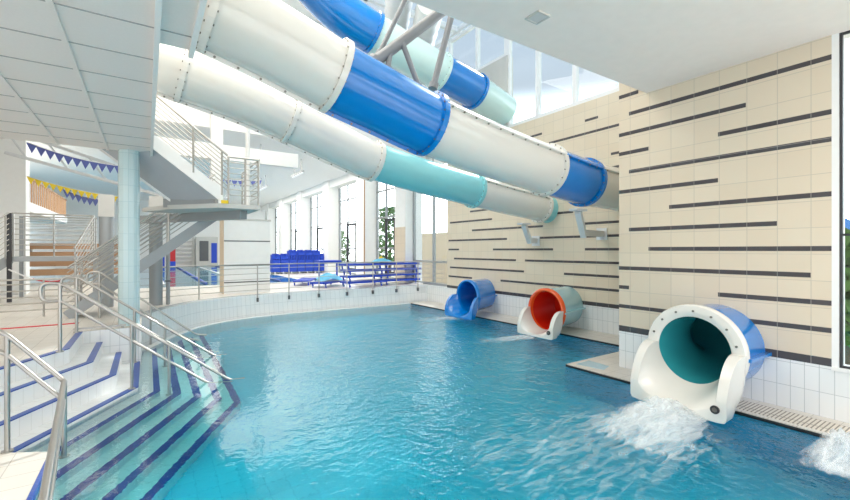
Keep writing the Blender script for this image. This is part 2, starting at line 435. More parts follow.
# glazing along the top of the slide wall
def window(name, x, ya, yb, z0, z1, posts, rails, w=.1, d=.14, fmat=None, axis='x', pane=True):
    f = MB(); fm = fmat or M['frame']
    def bar(a, b, c, e):
        q = d / 2 if e - c > b - a else d / 2 - .008
        f.box(x - q, x + q, a, b, c, e) if axis == 'x' else f.box(a, b, x - q, x + q, c, e)
    bar(ya + .004, yb - .004, z0 - .003, z0 + w); bar(ya + .004, yb - .004, z1 - w, z1 + .003); bar(ya, ya + w, z0, z1); bar(yb - w, yb, z0, z1)
    for p in posts: bar(p - w / 2, p + w / 2, z0, z1)
    for r in rails: bar(ya, yb, r - w / 2, r + w / 2)
    o = f.build(name, fm); S(o)
    g = MB()
    if axis == 'x': g.box(x - .01, x + .01, ya + .02, yb - .02, z0 + .02, z1 - .02)
    else: g.box(ya + .02, yb - .02, x - .01, x + .01, z0 + .02, z1 - .02)
    g.build('pane', M['glass'], o)
    return o
window('window_1', XR + .12, YC - .3, 10.5, 6.5, SKY, [6.32, 7.75, 9.15], [], .13)
window('window_2', XR + .12, 10.5, 15.6, 9.05, SKY, [12.1, 13.8], [], .13)
# glass roof
f = MB()
for y in (5.2, 7.2, 9.2, 11.2, 13.2, 15.2): f.box(6.3, XR + .2, y - .08, y + .08, SKY, SKY + .22)
for x in (6.4, 7.7, 9.0, 10.35): f.box(x - .06, x + .06, 4.1, 15.6, SKY + .02, SKY + .2)
o = f.build('window_roof', M['frame']); S(o)
MB().box(6.4, XR + .2, 4.1, 15.6, SKY + .1, SKY + .12).build('pane', M['glass'], o)
# soffit and left ceiling
S(MB().box(.5, XW + .3, -4, 4.1, SOF, SOF + .3).build('ceiling_soffit', M['ceil']))
S(MB().box(-14, .5, -4, 4.0, SOF + .02, SOF + .3).build('ceiling_rear', M['ceil']))
CZ = 4.35
CX = .075
cl = MB().box(-14, CX, -4, 10.66, CZ, CZ + .3).build('ceiling_left', M['panel']); S(cl)
cs = MB().box(CX, .385, -4, 4.9, CZ, CZ + .3).build('ceiling_strip', M['panel']); S(cs)
hh = CZ - H
for k in range(-4, 12):                                   # joints across, tee bars along
    y = hh * 2.613 + hh * .3775 * (k - 3)
    if y < 10.6: MB().box(-14, CX, y - .008, y + .008, CZ - .006, CZ + .01).build('panel_joint', M['gap'], cl)
    if y < 4.85: MB().box(CX, .385, y - .008, y + .008, CZ - .006, CZ + .01).build('panel_joint', M['gap'], cs)
for k in range(0, 10):
    x = -hh * .325 - hh * .375 * k
    MB().box(x - .024, x + .024, -4, 10.66, CZ - .02, CZ + .01).build('tee_bar', M['panel'], cl)
S(MB().box(CX - .02, CX + .025, -4, 10.7, CZ - .09, CZ + .34).build('trim_ceiling_edge', M['white']))
S(MB().box(.355, .40, -4, 4.95, CZ - .06, CZ + .34).build('trim_strip_edge', M['white']))

# big window at the right edge of the view
wr_ = window('window_3', XW + .05, -4, 1.55, .742, SOF, [.2, -1.6], [2.5], .03, .05, M['navy'])

# columns and piers
def pillar(name, x, y, r, z0, z1, mat, n=14):
    m = MB(); m.tube([(x, y, z0), (x, y, z1)], r, n); return S(m.build(name, mat))
pillar('pillar_tiled', -.31, 10.6, .185, DK, CZ, M['tealpil'], 12)
for (x, y, zt) in ((.21, 14.0, 4.0), (-.92, 14.3, 4.0)):
    c = thing('steel_column', (x, y, DK), 'slim grey steel column %s' % ('under the stair landing, beside a drainpipe' if x > 0 else 'left of the tiled pillar, behind the handrails'), 'column')
    MB().tube([(x, y, DK), (x, y, 3.2)], .165, 18).build('shaft', M['galv'], c, True)
    MB().box(x - .17, x + .17, y - .17, y + .17, 3.2, zt - .2).build('column_head', M['conc'], c)
# shaft block
c = thing('service_block', P(244, 294, Z=DK), 'white tiled free-standing block with two grey grooves and a beige side', 'block')
a = P(224, 294, Y=16.1); b = P(270, 294, Y=16.1)
MB().box(a.x, b.x, 16.1, 17.0, DK, 3.36).build('body', M['white'], c)
MB().box(a.x - .02, a.x, 16.12, 17.0, DK, 3.36).build('side_panel', M['beigep'], c)
for z in (1.15, 1.75, 2.62): MB().box(a.x + .002, b.x + .002, 16.095, 16.11, z - .02, z + .02).build('groove', M['dframe'], c)
MB().box(a.x - .03, b.x + .03, 16.08, 17.02, 3.36, 3.42).build('cap', M['conc'], c)

# ------------------------------------------------------------------ slide tubes
def catmull(pts, n=10): return smooth_path(pts, n)
def ring_at(p, d, r, n=40):
    d = d.normalized(); u = d.cross(Vector((0, 0, 1))).normalized(); w = u.cross(d)
    return [p + (u * math.cos(2 * PI * k / n) + w * math.sin(2 * PI * k / n)) * r for k in range(n)]
bolt_me = None
def bolt_obj(p, d, parent):
    global bolt_me
    if bolt_me is None:
        t = MB(); t.tube([(0, 0, -.05), (0, 0, .05)], .017, 8)
        o = t.build('bolt', M['bolt'], parent); bolt_me = o.data
    else:
        o = bpy.data.objects.new('bolt', bolt_me); C.objects.link(o); o.parent = parent
    o.rotation_mode = 'QUATERNION'; o.rotation_quaternion = Vector((0, 0, 1)).rotation_difference(d.normalized())
    o.location = p
    return o
def slide_tube(label, knots, r, secs, flange_mats, seams=(), nb=22):
    """knots: path points; secs: (material) per span between consecutive joints given as knot indexes"""
    path = catmull(knots, 10)
    root = thing('water_slide_tube', (knots[0].x, knots[0].y, knots[0].z), label, 'water slide', 'enclosed slide tubes under the roof')
    off0 = -root.location
    for (i, j, mat) in secs:
        seg = path[i * 10: j * 10 + 1]; rs = []
        for k, p in enumerate(seg):
            g = i * 10 + k
            d = path[min(g + 1, len(path) - 1)] - path[max(g - 1, 0)]
            rs.append(ring_at(p, d, r))
        MB().rings(rs, True, False).build('tube_section', mat, root, True)
        rs = []
        # the seam flange: two thin strips along the lower camera-side line of the section
        for ang in (seams if not isinstance(seams, dict) else seams.get(i, ())):
            st = []
            for k, p in enumerate(seg):
                g = i * 10 + k
                d = (path[min(g + 1, len(path) - 1)] - path[max(g - 1, 0)]).normalized()
                u = d.cross(Vector((0, 0, 1))).normalized(); w = u.cross(d)
                o = u * math.cos(ang) + w * math.sin(ang); t = -u * math.sin(ang) + w * math.cos(ang)
                st.append([p + o * (r - .01) - t * .012, p + o * (r + .055) - t * .012, p + o * (r + .055) + t * .012, p + o * (r - .01) + t * .012])
            sf = MB().rings(st).build('seam_flange', mat, root)
            L_ = sum((seg[k + 1] - seg[k]).length for k in range(len(seg) - 1)); nbt = max(2, int(L_ / .3)) if L_ > .5 else 0
            for q in range(nbt):
                k = int((q + .5) / nbt * (len(seg) - 1)); g = i * 10 + k
                d = (path[min(g + 1, len(path) - 1)] - path[max(g - 1, 0)]).normalized()
                u = d.cross(Vector((0, 0, 1))).normalized(); w = u.cross(d)
                o = u * math.cos(ang) + w * math.sin(ang); t = -u * math.sin(ang) + w * math.cos(ang)
                b = bolt_obj(seg[k] + o * (r + .03) , t, sf); b.scale = (1, 1, .5)
    for (i, mat) in flange_mats:
        g = i * 10; p = path[g]; d = (path[min(g + 1, len(path) - 1)] - path[max(g - 1, 0)]).normalized()
        m = MB(); m.rings([ring_at(p - d * .045, d, r - .02), ring_at(p - d * .045, d, r + .055), ring_at(p + d * .045, d, r + .055), ring_at(p + d * .045, d, r - .02)], True, False)
        fo = m.build('flange', mat, root, False)
        u = d.cross(Vector((0, 0, 1))).normalized(); w = u.cross(d)
        for k in range(nb):
            a = 2 * PI * (k + .5) / nb
            b = bolt_obj(p + (u * math.cos(a) + w * math.sin(a)) * (r + .03), d, fo); b.scale = (.8, .8, 1.2)
    return root

Y1 = 5.95
K = [(214, 10), (274, 42), (334, 76), (380, 99.5), (428, 124), (487, 149), (546, 170), (584, 182.5), (618, 190)]
K1 = [P(a, b, Y=Y1) for a, b in K]
K1 = [K1[0] + (K1[0] - K1[1]) * 1.2] + K1 + [Vector((XR + .1, Y1, K1[-1].z - .05))]
slide_tube('big blue and white slide tube crossing in front, nearest of the three', K1, .51,
           [(0, 1, M['gwhite']), (1, 3, M['gwhite']), (3, 5, M['gblue']), (5, 7, M['gwhite']), (7, 8, M['gblue']), (8, 10, M['gwhite'])],
           [(1, M['gwhite']), (3, M['gwhite']), (5, M['gblue']), (7, M['gwhite']), (8, M['gblue'])], {0: (R(-104),), 1: (R(-104),), 3: (R(-104),), 5: (R(26),), 7: (R(26),), 8: (R(26),)}, 20)
Y2 = 8.7
K = [(183, 76), (240, 98), (290, 121), (335, 143), (374, 161), (425, 177), (474, 190.5), (510, 200), (540, 207)]
K2 = [P(a, b, Y=Y2) for a, b in K]
K2 = [K2[0] + (K2[0] - K2[1]) * 2.5] + K2 + [Vector((XR + .1, Y2, K2[-1].z - .06))]
slide_tube('lower slide tube, white then pale teal, passing behind the big one', K2, .43,
           [(0, 1, M['gwhite']), (1, 3, M['gwhite']), (3, 5, M['gwhite']), (5, 7, M['gteal']), (7, 9, M['gwhite']), (9, 10, M['gteal'])],
           [(1, M['gwhite']), (3, M['gwhite']), (5, M['gwhite']), (7, M['gteal']), (9, M['gwhite'])], {0: (R(-106),), 1: (R(-106),), 3: (R(-106),), 7: (R(30),)}, 18)
Y3 = 10.5
K = [(300, -30), (338, 10), (372, 33), (405, 53), (440, 72), (475, 91.5)]
K3 = [P(a, b, Y=Y3) for a, b in K]
K3 = K3 + [Vector((XR + .1, Y3 + .2, K3[-1].z - .32))]
slide_tube('upper slide tube, glossy blue and pale aqua, farthest and highest under the skylight', K3, .55,
           [(0, 2, M['gblue']), (2, 4, M['gpale']), (4, 5, M['gblue']), (5, 6, M['gpale'])],
           [(2, M['gblue']), (4, M['gpale']), (5, M['gblue'])], (R(80),), 18)

# wall brackets and hanger struts for the tubes
def bracket(label, top, knee, wallpt):
    c = thing('slide_bracket', wallpt, label, 'bracket', 'arms carrying the slide tubes from the wall')
    top, knee, wallpt = Vector(top), Vector(knee), Vector(wallpt)
    MB().beam(top + Vector((-.18, 0, .03)), top + Vector((.18, 0, .03)), .22, .05).build('saddle', M['truss'], c)
    MB().beam(top, knee - Vector((0, 0, .08)), .13, .13).build('upright', M['truss'], c)
    MB().beam(knee, wallpt, .13, .15).build('arm', M['truss'], c)
    MB().box(wallpt.x - .02, wallpt.x, wallpt.y - .16, wallpt.y + .16, wallpt.z - .16, wallpt.z + .16).build('wall_plate', M['truss'], c)
bracket('grey steel bracket under the last blue piece of the big tube', P(578, 210, Y=Y1) + Vector((0, 0, -.03)), P(584, 233, Y=6.1), P(602, 234, X=XR))
bracket('grey steel bracket under the end of the lower tube', P(524, 224, Y=Y2) + Vector((0, 0, -.03)), P(530, 240, Y=8.8), P(536, 241, X=XR))
def strut(label, p, q, r):
    c = thing('steel_strut', p, label, 'strut', 'struts hanging the slide tubes from the roof')
    MB().tube([p, q], r, 12).build('bar', M['strut'], c, True)
    d = (Vector(q) - Vector(p)).normalized()
    MB().tube([Vector(p) - d * .02, Vector(p) + d * .1], r * 1.5, 10).build('end_fitting', M['strut'], c)
strut('thick grey strut slanting up to the right behind the big tube', P(372, 64, Y=6.6), P(452, 4, Y=6.6), .1)
strut('thin grey strut rising from the left end of the thick one', P(378, 56, Y=6.75), P(412, -14, Y=6.75), .045)
strut('grey strut leaning down from the middle of the thick one', P(420, 90, Y=6.45), P(402, 42, Y=6.55), .05)
strut('grey strut rising to the soffit edge from the blue flange', P(433, 88, Y=6.4), P(453, 10, Y=6.4), .06)
strut('short grey strut between the thick one and the big tube', P(387, 72, Y=6.5), P(391, 48, Y=6.6), .05)
for i, (px, py, ex) in enumerate(((398, 10, 0), (425, 30, .6))):
    p = P(px, py, Z=10.2 if i == 0 else 9.6)
    c = thing('air_duct', p, ('round white spiral duct high under the roof, %s' % ('the upper of two' if i == 0 else 'the lower one, behind the strut')), 'duct', 'ducts under the roof')
    d = Vector((.45, .9, 0)); q0 = p - d * 1.6; q1 = p + d * 1.8
    rs = []
    n = 24
    for k in range(n + 1):
        rr = .42 + (.025 if k % 4 == 0 else 0); rs.append(ring_at(q0 + (q1 - q0) * k / n, d, rr, 24))
    MB().rings(rs).build('duct_body', M['duct'], c, True)
    MB().tube([p + Vector((0, 0, .4)), p + Vector((0, 0, .78))], .02, 6).build('hanger', M['galv'], c)

# ------------------------------------------------------------------ slide outlets
def outlet(label, yc, xf, xr, zc, ro, ri, shift, ymin, ymax, col_tube, col_ring, col_in, col_tr, xw, lip, rt=None, bend=False, cap=True):
    """yc centre, xf front plate, xr ring plane, xw wall; ro/ri ring radii"""
    rt = rt or ro * .93
    c = thing('slide_outlet', (xr, yc, .045), label, 'water slide', 'slide mouths emptying into the pool')
    n = 48
    def circ(x, y, r): return [Vector((x, y + r * math.cos(2 * PI * k / n), zc + r * math.sin(2 * PI * k / n))) for k in range(n)]
    # outer tube
    rs = []
    for k in range(9):
        t = k / 8; rs.append(circ(xr + .06 + (xw - xr - .06) * t, yc + shift * t, rt))
    m = MB(); m.rings(rs, True, False); m.build('tube', col_tube, c, True)
    rs = []
    for k in range(9):
        t = k / 8; rs.append(circ(xr + .01 + (xw - xr - .03) * t, yc + shift * t * .9, ri * (1 - .1 * t)))
    if bend:
        rs = rs[:-1]
        for k in range(13):
            t = k / 12; a = t * 1.5; b_ = 1.1
            ctr = Vector((xw + .05 + b_ * math.sin(a), yc + b_ * (1 - math.cos(a)), zc + .25 * t))
            rs.append(ring_at(ctr, Vector((math.cos(a), math.sin(a), .2)), ri * .91, n))
        q = rs[-1]; rs[8:] = [[r_[(24 - j) % n] for j in range(n)] for r_ in rs[8:]]
        rs.append([sum(q, Vector()) / n] * n)
    else: rs.append([Vector((xw - .01, yc + shift * .9, zc))] * n)
    m = MB(); m.rings(rs, True, False); o = m.build('inner_surface', col_in, c, True)
    # ring with rounded lips
    prof = [(.0, ri), (-.02, ri + .02), (-.03, (ri + ro) / 2), (-.02, ro - .015), (0, ro), (.10, ro), (.11, ro - .02), (.11, ri)]
    rs = [circ(xr + a, yc, r) for a, r in prof]
    m = MB(); m.rings(rs + [rs[0]], True, False); m.build('ring', col_ring, c, True)
    # side seam flange on the right of the tube
    m = MB(); p0 = Vector((xr + .05, yc - rt + .02, zc - .02)); p1 = Vector((xw, yc + shift - rt + .02, zc - .02))
    m.beam(p0 - Vector((0, .04, 0)), p1 - Vector((0, .04, 0)), .12, .045); m.build('seam_flange', col_tube, c)
    # trough: solid loft of U inside, box outside
    ns = 22; na = 33; rings_ = []
    hw0 = (ymax - ymin) / 2; ym = (ymin + ymax) / 2
    for s in range(ns + 1):
        t = math.sin(s / ns * PI / 2)
        x = xr - .0 + (xf - xr) * t
        e = 1 - (1 - t) ** 2.2
        yb = yc + (ym - yc) * t
        top = lip + (zc + .05 - lip) * max(0, 1 - t ** 2.6) ** .8
        rin = ri + .0 + (hw0 - .12 - ri) * e
        rout = ro + (hw0 - ro) * e
        bot_in = zc - ri + .01 + (.07 - (zc - ri)) * t
        bot_out = max(.02, zc - ro) if t < .5 else .02
        inner = []; outer = []
        for k in range(na):
            u = -1 + 2 * k / (na - 1)                # -1..1 across
            a = PI * (1 + (u + 1) / 2)
            yy = yb + rin * math.cos(a); f_ = (1 + math.sin(a))   # 1 at rim, 0 at bottom
            zz = bot_in + (top - bot_in) * f_ ** (1.0)
            inner.append(Vector((x, yy, zz)))
        for k in range(na):
            u = 1 - 2 * k / (na - 1)
            a = PI * (1 + (u + 1) / 2)
            ca, sa = math.cos(a), math.sin(a)
            # round outside at the ring turning square at the front
            p_ = 2 + 14 * e
            q = (abs(ca) ** p_ + abs(sa) ** p_) ** (-1 / p_)
            yy = yb + rout * ca * q; f_ = 1 + sa * q
            zz = bot_out + (top - bot_out) * max(0, f_)
            outer.append(Vector((x, yy, zz)))
        rings_.append(inner + outer)
    m = MB(); m.rings(rings_, True, True)
    m.build('trough', col_tr, c, True)
    if cap:
        pc = Vector((xf - .012, ymin + .13, .19)); m = MB(); m.tube([pc + Vector((-.008, 0, 0)), pc + Vector((.02, 0, 0))], .055, 20)
        o = m.build('drain_cap', M['navy'], c); m = MB(); m.tube([pc + Vector((-.012, 0, 0)), pc + Vector((.0, 0, 0))], .03, 16); m.build('screw', M['bolt'], o)
    for k in range(10):
        a = -.5 + k * .42
        p = Vector((xr - .032, yc + math.cos(a) * (ri + ro) / 2, zc + math.sin(a) * (ri + ro) / 2))
        if col_ring == M['gwhite']:
            b = bolt_obj(p, Vector((1, 0, 0)), c); b.location = p - c.location; b.scale = (.9, .9, .3)
    return c
outlet('white slide mouth with blue tube and teal inside, nearest on the right', 2.97, 6.25, 6.8, .80, .68, .50, 0, 2.33, 3.62,
       M['gblue'], M['gwhite'], M['gtealin'], M['gwhite'], XW, .30, bend=True)
outlet('red and orange slide mouth with pale aqua tube and white trough', 7.55, 8.5, 8.92, .67, .60, .52, .42, 6.95, 8.16,
       M['gaqua'], M['gorange'], M['gred'], M['gwhite'], XR, .27)
outlet('all blue slide mouth, farthest one by the corner', 11.06, 8.7, 9.1, .70, .59, .51, .5, 10.34, 11.8,
       M['gblue'], M['gblue'], M['gblue'], M['gblue'], XR, .27, cap=False)

def cut_round(o, x0, x1, y, z, r):
    m = MB(); m.tube([(x0, y, z), (x1, y, z)], r, 48); k = m.build('cutter')
    b = o.modifiers.new('hole', 'BOOLEAN'); b.operation = 'DIFFERENCE'; b.object = k; b.solver = 'EXACT'
    bpy.context.view_layer.update(); dg = bpy.context.evaluated_depsgraph_get()
    me = bpy.data.meshes.new_from_object(o.evaluated_get(dg)); o.modifiers.clear(); o.data = me
    bpy.data.objects.remove(k)
for o in [o for o in C.objects if o.name in ('wall_right', 'wall_right_plinth', 'dark_tile_course')] + [c for c in wr.children if abs(c.data.vertices[0].co.z - 1.2) < .2]:
    cut_round(o, XW - .3, XW + .6, 2.97, .80, .56)
# ------------------------------------------------------------------ splashes
def foam_patch(name, label, rows, z=.02, thick=.03, amp=0, seed=1, cat='foam', layers=(.0, .3, .6, .85, 1)):
    """rows: (centre, half width, height, density) along the jet; a bumpy thin mound with fading edges"""
    rnd = random.Random(seed); nx = 24
    m = MB(); dens = []
    for lay in layers:
        idx = []
        for i, (c, hw, h, dn) in enumerate(rows):
            c = Vector(c); nx_ = rows[min(i + 1, len(rows) - 1)][0]; pv = rows[max(i - 1, 0)][0]
            d = (Vector(nx_) - Vector(pv)).normalized(); sd = Vector((-d.y, d.x, 0)); r = []
            for k in range(nx + 1):
                u = -1 + 2 * k / nx; w = 1 - abs(u) ** 1.8
                p = c + sd * hw * u * (1.1 - .3 * lay)
                zz = z * (1 + lay) + h * lay * w * (1 + amp * (.5 * math.sin(i * .8 + k * .5 + seed + 3 * lay) * math.sin(k * .9 - i * .3 + 5 * lay) + .2 * (rnd.random() - .5)))
                r.append(m.vert((p.x, p.y, zz))); dens.append(dn * (w ** .6) * (1.05 - .3 * lay))
            idx.append(r)
        for i in range(len(rows) - 1):
            for k in range(nx): m.face(idx[i][k], idx[i][k + 1], idx[i + 1][k + 1], idx[i + 1][k])
    o = m.build(name, M['foam'], None, True)
    at = o.data.attributes.new('foam_amount', 'FLOAT', 'POINT')
    for i, v in enumerate(dens): at.data[i].value = v
    tag(o, label, cat, kind='stuff')
    return o
def jet(p, q, w0, w1, h, n=16, d0=.9, d1=.1):
    p = Vector(p); q = Vector(q); out = []
    for i in range(n + 1):
        t = i / n
        out.append((p + (q - p) * t, w0 + (w1 - w0) * t, h * (math.sin(PI * min(1, t * 1.1 + .05)) ** 1), (d0 + (d1 - d0) * t) * min(1, (n - i) / 3, (i + 1) / 2)))
    return out
foam_patch('water_spray', 'white spray gushing into the pool below the nearest slide mouth', jet((6.35, 2.98, 0), (4.5, 2.72, 0), .42, .95, .26, 26, 1.12, .45), .02, amp=.5, seed=3)
foam_patch('pool_foam', 'wide fan of thin foam streaks spreading from the nearest slide', jet((5.9, 2.9, 0), (2.4, 3.1, 0), .9, 2.3, .02, 24, .58, .36), .015, amp=.3, seed=5, layers=(0,))
foam_patch('pool_foam', 'narrow foam wake running from the red slide mouth', jet((8.5, 7.6, 0), (6.6, 7.9, 0), .3, .5, .05, 16, .85, .4), .015, amp=.4, seed=6, layers=(0, .6))
foam_patch('pool_foam', 'small foam wake in front of the all blue slide mouth', jet((8.7, 11.1, 0), (7.0, 11.6, 0), .4, .9, .04, 16, .7, .3), .015, amp=.4, seed=8, layers=(0, .6))
foam_patch('water_spray', 'white splash at the lower right edge of the pool', jet((6.75, 1.3, 0), (5.65, 1.26, 0), .3, .32, .26, 18, .95, .6), .02, amp=.6, seed=9)

# ------------------------------------------------------------------ handrails
def handrail(name, loc, label, group=None): return thing(name, loc, label, 'handrail', group)
def stair_rail(y, label, x0=-1.1, zt=1.80, x1=1.25, z1=-.03, r=.024, y1=None, posts=(0, .38, .6), loop=True):
    y1 = y if y1 is None else y1
    c = handrail('pool_handrail', (x0, y, DK), label, 'stainless handrails down the pool steps')
    at = lambda t, dz=0: Vector((x0 + (x1 - x0) * t, y + (y1 - y) * t, zt + (z1 - zt) * t + dz))
    pts = [at(0, -.27) + Vector((.02, 0, 0)), at(0, -.27) + Vector((-.22, 0, 0)), at(0) + Vector((-.22, 0, 0)), at(0), at(1), at(1) + Vector((.22, 0, -.02))]
    MB().tube(fillet(pts, .13), r, 10).build('top_rail', M['steel'], c, True)
    pts = [at(0, -.27), at(.94, -.27 + .0), at(.94, -.27) + Vector((.3, 0, -.06))]
    pts = [at(0, -.27), at(.86, -.27), at(.9, -.3) + Vector((.25, 0, -.02))]
    MB().tube(fillet(pts, .1), r * .95, 10).build('lower_rail', M['steel'], c, True)
    for t in posts:
        p = at(t); i = math.floor((p.x + 1.02) / .3) + 1 if p.x > -1.02 else 0
        zf = DK - RISE * i
        MB().tube([(p.x, p.y, zf), (p.x, p.y, p.z)], r * 1.05, 10).build('post', M['steel'], c, True)
        MB().tube([(p.x, p.y, zf), (p.x, p.y, zf + .015)], r * 2.1, 12).build('base_collar', M['steel'], c)
    return c
stair_rail(8.35, 'double stainless handrail with looped end, nearest of the three on the pool steps', y1=8.1)
stair_rail(10.15, 'double stainless handrail beside the tiled pillar, middle of the three on the pool steps')
stair_rail(12.0, 'double stainless handrail behind the tiled pillar, farthest of the three on the pool steps', x0=-.9, x1=1.05, z1=.15, posts=(0, .5))
# low bar on the tiled block
c = handrail('floor_bar', (-1, 10.22, DK), 'short flat steel bar lying along the pillar block top edge')
MB().beam((-1.15, 10.2, DK + .06), (-.35, 10.2, DK + .06), .04, .03).build('bar', M['steel'], c); MB().tube([(-1.12, 10.2, DK), (-1.12, 10.2, DK + .06)], .02, 8).build('stud', M['steel'], c); MB().tube([(-.4, 10.2, DK), (-.4, 10.2, DK + .06)], .02, 8).build('stud', M['steel'], c)
# near-left handrail
c = handrail('pool_handrail', (-1.29, 6.44, .06), 'stainless handrail at the near left corner with two bars and a bend', 'stainless handrails down the pool steps')
A0 = Vector((-2.3, 6.75, 1.98)); A1 = Vector((-1.29, 6.42, 1.36)); A2 = Vector((-.79, 6.27, .80)); A3 = Vector((-.5, 3.2, .82)); A4 = Vector((-.42, 2.2, .82))
MB().tube(fillet([A0, A1, A2, A3, A4], .06), .026, 12).build('top_rail', M['steel'], c, True)
dz = Vector((0, 0, -.22))
MB().tube(fillet([A0 + dz, A1 + dz, A2 + dz + Vector((0, -.02, .0)), A3 + dz * .9, A4 + dz * .9], .06), .024, 12).build('lower_rail', M['steel'], c, True)
for (x, y, z0, z1) in ((-1.29, 6.42, .06, 1.36), (-.79, 6.27, -.18, .80), (-.5, 3.2, -.4, .82)):
    MB().tube([(x, y, z0), (x, y, z1)], .026, 12).build('post', M['steel'], c, True)
    MB().tube([(x, y, z0), (x, y, z0 + .015)], .055, 12).build('base_collar', M['steel'], c)

# guard railing on the low back wall
def railing(label, posts, zfoot, ztop, nbar, r=.022, bracket=None, extend=None, name='guard_railing', bar_r=.01, group=None):
    c = thing(name, (posts[0][0], posts[0][1], zfoot if not callable(zfoot) else 0), label, 'railing', group)
    line = [Vector((p[0], p[1], ztop)) for p in posts]
    full = ([Vector(extend[0])] if extend and extend[0] else []) + line + ([Vector(extend[1])] if extend and extend[1] else [])
    MB().tube(full, r, 10).build('top_rail', M['steel'], c, True)
    for k in range(nbar):
        z = zfoot + .12 + (ztop - zfoot - .12) * (k + .3) / (nbar)
        MB().tube([Vector((p.x, p.y, z)) for p in full], bar_r, 8).build('bar', M['steel'], c, True)
    for p in posts:
        MB().tube([(p[0], p[1], zfoot - (.2 if bracket else 0)), (p[0], p[1], ztop)], r * .9, 8).build('post', M['steel'], c, True)
        if bracket:
            o = MB().box(p[0] - .035, p[0] + .035, p[1] - .03, p[1] + .1, zfoot - .24, zfoot - .1).build('wall_bracket', M['dframe'], c); o['label'] = 'dark bracket'
    return c
pts = [P(px, 262, Y=15.36) for px in (418, 396.5, 373, 347, 319, 289, 256.5)]
bpts = [(p.x, 15.36) for p in pts] + [(1.35, 14.75), (.35, 14.3), (-.6, 14.2)]
bpts[6] = (bpts[6][0], 15.2)
railing('stainless guard railing with brackets along the low white wall behind the pool', bpts, DK, 1.80, 5, bracket=True, extend=((XR, 14.2, 1.80), None))
# grey drainpipe beside the right steel column
c = thing('drainpipe', (.52, 13.9, DK), 'thin grey pipe standing right of the steel column under the landing', 'pipe')
MB().tube([(.5, 13.95, DK), (.5, 13.95, 3.1)], .05, 12).build('pipe_run', M['galv'], c, True)
MB().box(.42, .58, 13.88, 14.02, 1.4, 1.44).build('clip', M['dframe'], c)

# ------------------------------------------------------------------ upper stair and landing
c = thing('steel_staircase', (1.34, 10.2, 3.3), 'white staircase climbing left from the landing through the ceiling opening', 'staircase')
SL = .79
def near_(x): return Vector((x, 10.2, 3.45 - (x - 1.34) * SL))
skew = Vector((-.88, 1.0, 0))
n0, n1 = near_(1.34), near_(-.9)
m = MB(); a = [n0, n1, n1 + skew, n0 + skew]
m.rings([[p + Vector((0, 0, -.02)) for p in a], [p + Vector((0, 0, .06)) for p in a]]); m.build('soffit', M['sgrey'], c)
m = MB(); m.rings([[n0 + Vector((0, -.03, -.06)), n0 + Vector((0, -.03, .24)), n0 + Vector((0, .03, .24)), n0 + Vector((0, .03, -.06))], [n1 + Vector((0, -.03, -.06)), n1 + Vector((0, -.03, .24)), n1 + Vector((0, .03, .24)), n1 + Vector((0, .03, -.06))]])
m.build('stringer', M['white'], c)
m = MB(); f0, f1 = n0 + skew, n1 + skew
m.rings([[f0 + Vector((0, -.03, -.06)), f0 + Vector((0, -.03, .24)), f0 + Vector((0, .03, .24)), f0 + Vector((0, .03, -.06))], [f1 + Vector((0, -.03, -.06)), f1 + Vector((0, -.03, .24)), f1 + Vector((0, .03, .24)), f1 + Vector((0, .03, -.06))]])
m.build('stringer', M['white'], c)
for k in range(11):
    x = 1.2 - k * .2; p = near_(x); q = p + skew
    m = MB(); m.rings([[p + Vector((-.12, 0, .1)), p + Vector((.12, 0, .1)), p + Vector((.12, 0, .14)), p + Vector((-.12, 0, .14))], [q + Vector((-.12, 0, .1)), q + Vector((.12, 0, .1)), q + Vector((.12, 0, .14)), q + Vector((-.12, 0, .14))]])
    m.build('tread', M['conc'], c)
def slope_rail(parent, p, q, posts, h, nb, r=.022):
    p, q = Vector(p), Vector(q)
    ro = MB().tube([p + Vector((0, 0, h)), q + Vector((0, 0, h))], r, 10).build('top_rail', M['steel'], parent, True)
    for k in range(nb):
        z = .2 + (h - .2) * k / nb
        MB().tube([p + Vector((0, 0, z)), q + Vector((0, 0, z))], .011, 8).build('bar', M['steel'], parent, True)
    for t in posts:
        b = p + (q - p) * t
        MB().tube([b, b + Vector((0, 0, h))], r, 8).build('post', M['steel'], parent, True)
slope_rail(c, near_(1.5) + Vector((0, -.02, .1)), near_(.0) + Vector((0, -.02, .1)), (.08, .45, .98), .98, 8)
slope_rail(c, near_(1.5) + skew + Vector((0, 0, .1)), near_(-.2) + skew + Vector((0, 0, .1)), (.08, .45, .95), .98, 8)
c = thing('stair_landing', (1.8, 10.6, 3.2), 'pale stair landing on a grey beam with steel railing above the pool edge', 'landing')
poly = [(1.30, 10.15), (2.18, 10.15), (2.18, 12.3), (-.1, 12.3), (.4, 11.2)]
MB().prism(poly, 3.23, 3.33).build('slab', M['conc'], c)
MB().beam((1.3, 10.4, 3.38), (.35, 11.35, 3.38), .12, .2).build('beam', M['galv'], c)
MB().beam((1.9, 10.6, 3.13), (-.1, 13.8, 3.13), .2, .2).build('beam', M['galv'], c)
yb = MB().box(1.36, 1.5, 10.12, 10.16, 3.33, 3.4).build('warning_strip', M['yellow'], c); yb['label'] = 'small yellow strip'
for (pp, qq) in (((1.5, 10.17, 3.33), (2.16, 10.17, 3.33)), ((2.16, 10.17, 3.33), (2.16, 12.25, 3.33))):
    slope_rail(c, pp, qq, (.02, .55, .98), 1.05, 7)
MB().tube([(2.05, 10.9, 3.33), (2.05, 10.9, 5.9)], .05, 10).build('tall_pole', M['white'], c, True)
